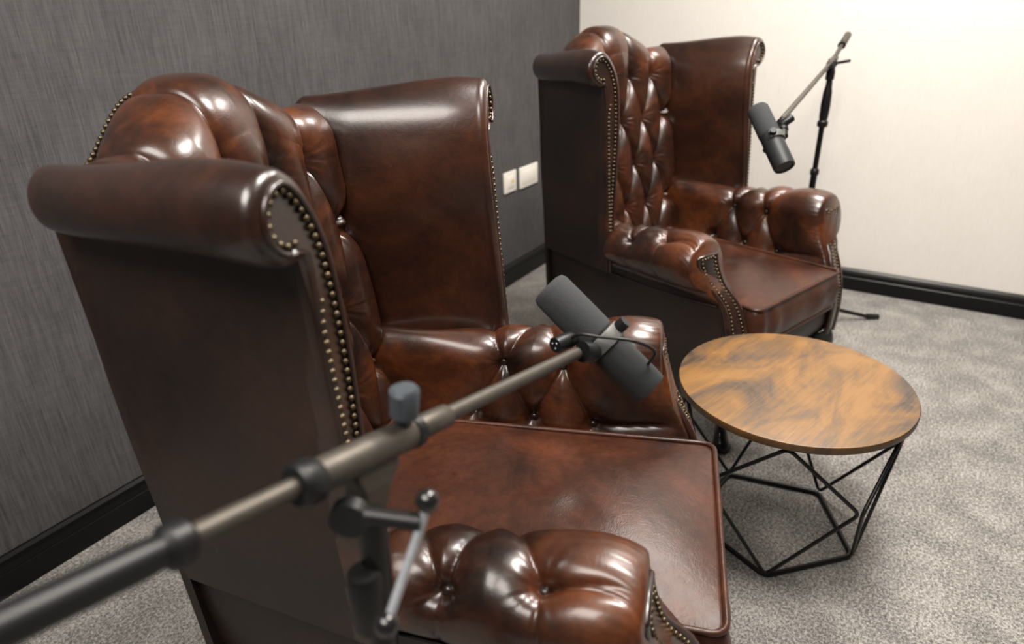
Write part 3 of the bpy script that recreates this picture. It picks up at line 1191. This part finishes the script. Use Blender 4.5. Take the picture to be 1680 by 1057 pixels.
tube_part('boom_sleeve', [PV + e2 * .06, PV + e2 * .055, PV - e2 * .055, PV - e2 * .06], [.0085, .0115, .0115, .0085], BOOM, st2, PB2)
tube_part('counterweight_grip', [PV + (E2 - PV) * .62, PV + (E2 - PV) * .66, E2 - (E2 - PV) * .03, E2], [.008, .0125, .0125, .009], BOOM, st2, PB2)
c0 = PV + (E2 - PV) * .56
tube_part('sleeve_collar', [c0, c0 + (E2 - PV) * .05], .0135, BLACK, st2, PB2)
tube_part('lever', [PV + V3(-.005, -.012, -.006), PV + V3(.03, -.05, .0)], .005, BLACK, st2, PB2)
kb = PV + e2 * .115
tube_part('knob', [kb + V3(-.004, -.008, .002), kb + V3(-.022, -.02, .010), kb + V3(-.0225, -.0204, .0102), kb + V3(-.036, -.028, .016)], [.004, .004, .009, .009], BLACK, st2, PB2, n=16)
dft = V3(2.892, .108, 0) - PB2
az0 = math.atan2(dft[1], dft[0])
tripod(st2, PB2, [az0, az0 + 2 * PI / 3, az0 - 2 * PI / 3], R=.335)
microphone('dark grey broadcast microphone on the far boom, in front of the corner armchair wing',
           (1.905, .449, .929), (1.806, .340, .804), tuple(M2), 1)

# ------------------------------------------------------------------ light: ceiling panels
def area(name, loc, sx, sy, power, col=(1, .94, .875)):
    l = bpy.data.lights.new(name, 'AREA')
    l.shape = 'RECTANGLE'
    l.size, l.size_y = sx, sy
    l.energy = power
    l.color = col
    o = bpy.data.objects.new(name, l)
    o.location = loc
    COL.objects.link(o)
    return o
area('ceiling_panel_light', (2.35, .20, ZC - .02), .6, .6, 53)
area('ceiling_panel_light', (1.20, .00, ZC - .02), .6, .6, 66)
area('ceiling_panel_light', (-.60, .40, ZC - .02), .9, 1.3, 66)
w = bpy.data.worlds.new('World')
SC.world = w
w.use_nodes = True
w.node_tree.nodes['Background'].inputs['Color'].default_value = (1, .95, .9, 1)
w.node_tree.nodes['Background'].inputs['Strength'].default_value = .0

# ------------------------------------------------------------------ camera
PITCH, ROLL, YAW, FPX = math.radians(25.183), math.radians(-1.433), math.radians(32.653), 1128.38
fw = Vector((math.cos(PITCH) * math.cos(YAW), math.cos(PITCH) * math.sin(YAW), -math.sin(PITCH)))
r0 = Vector((math.sin(YAW), -math.cos(YAW), 0))
u0 = r0.cross(fw)
rt = r0 * math.cos(ROLL) + u0 * math.sin(ROLL)
up = u0 * math.cos(ROLL) - r0 * math.sin(ROLL)
cd = bpy.data.cameras.new('camera')
cam = bpy.data.objects.new('camera', cd)
COL.objects.link(cam)
Mx = Matrix((rt, up, -fw)).transposed().to_4x4()
Mx.translation = (0, 0, 1.2)
cam.matrix_world = Mx
cd.sensor_fit = 'HORIZONTAL'
cd.sensor_width = 36
cd.lens = FPX / 1680 * 36
cd.clip_start = .02
cd.dof.use_dof = True
cd.dof.focus_distance = 1.16
cd.dof.aperture_fstop = 3.2
SC.camera = cam

SC.view_settings.view_transform = 'Standard'
SC.view_settings.look = 'None'
SC.view_settings.gamma = 1
SC.view_settings.exposure = 0.0
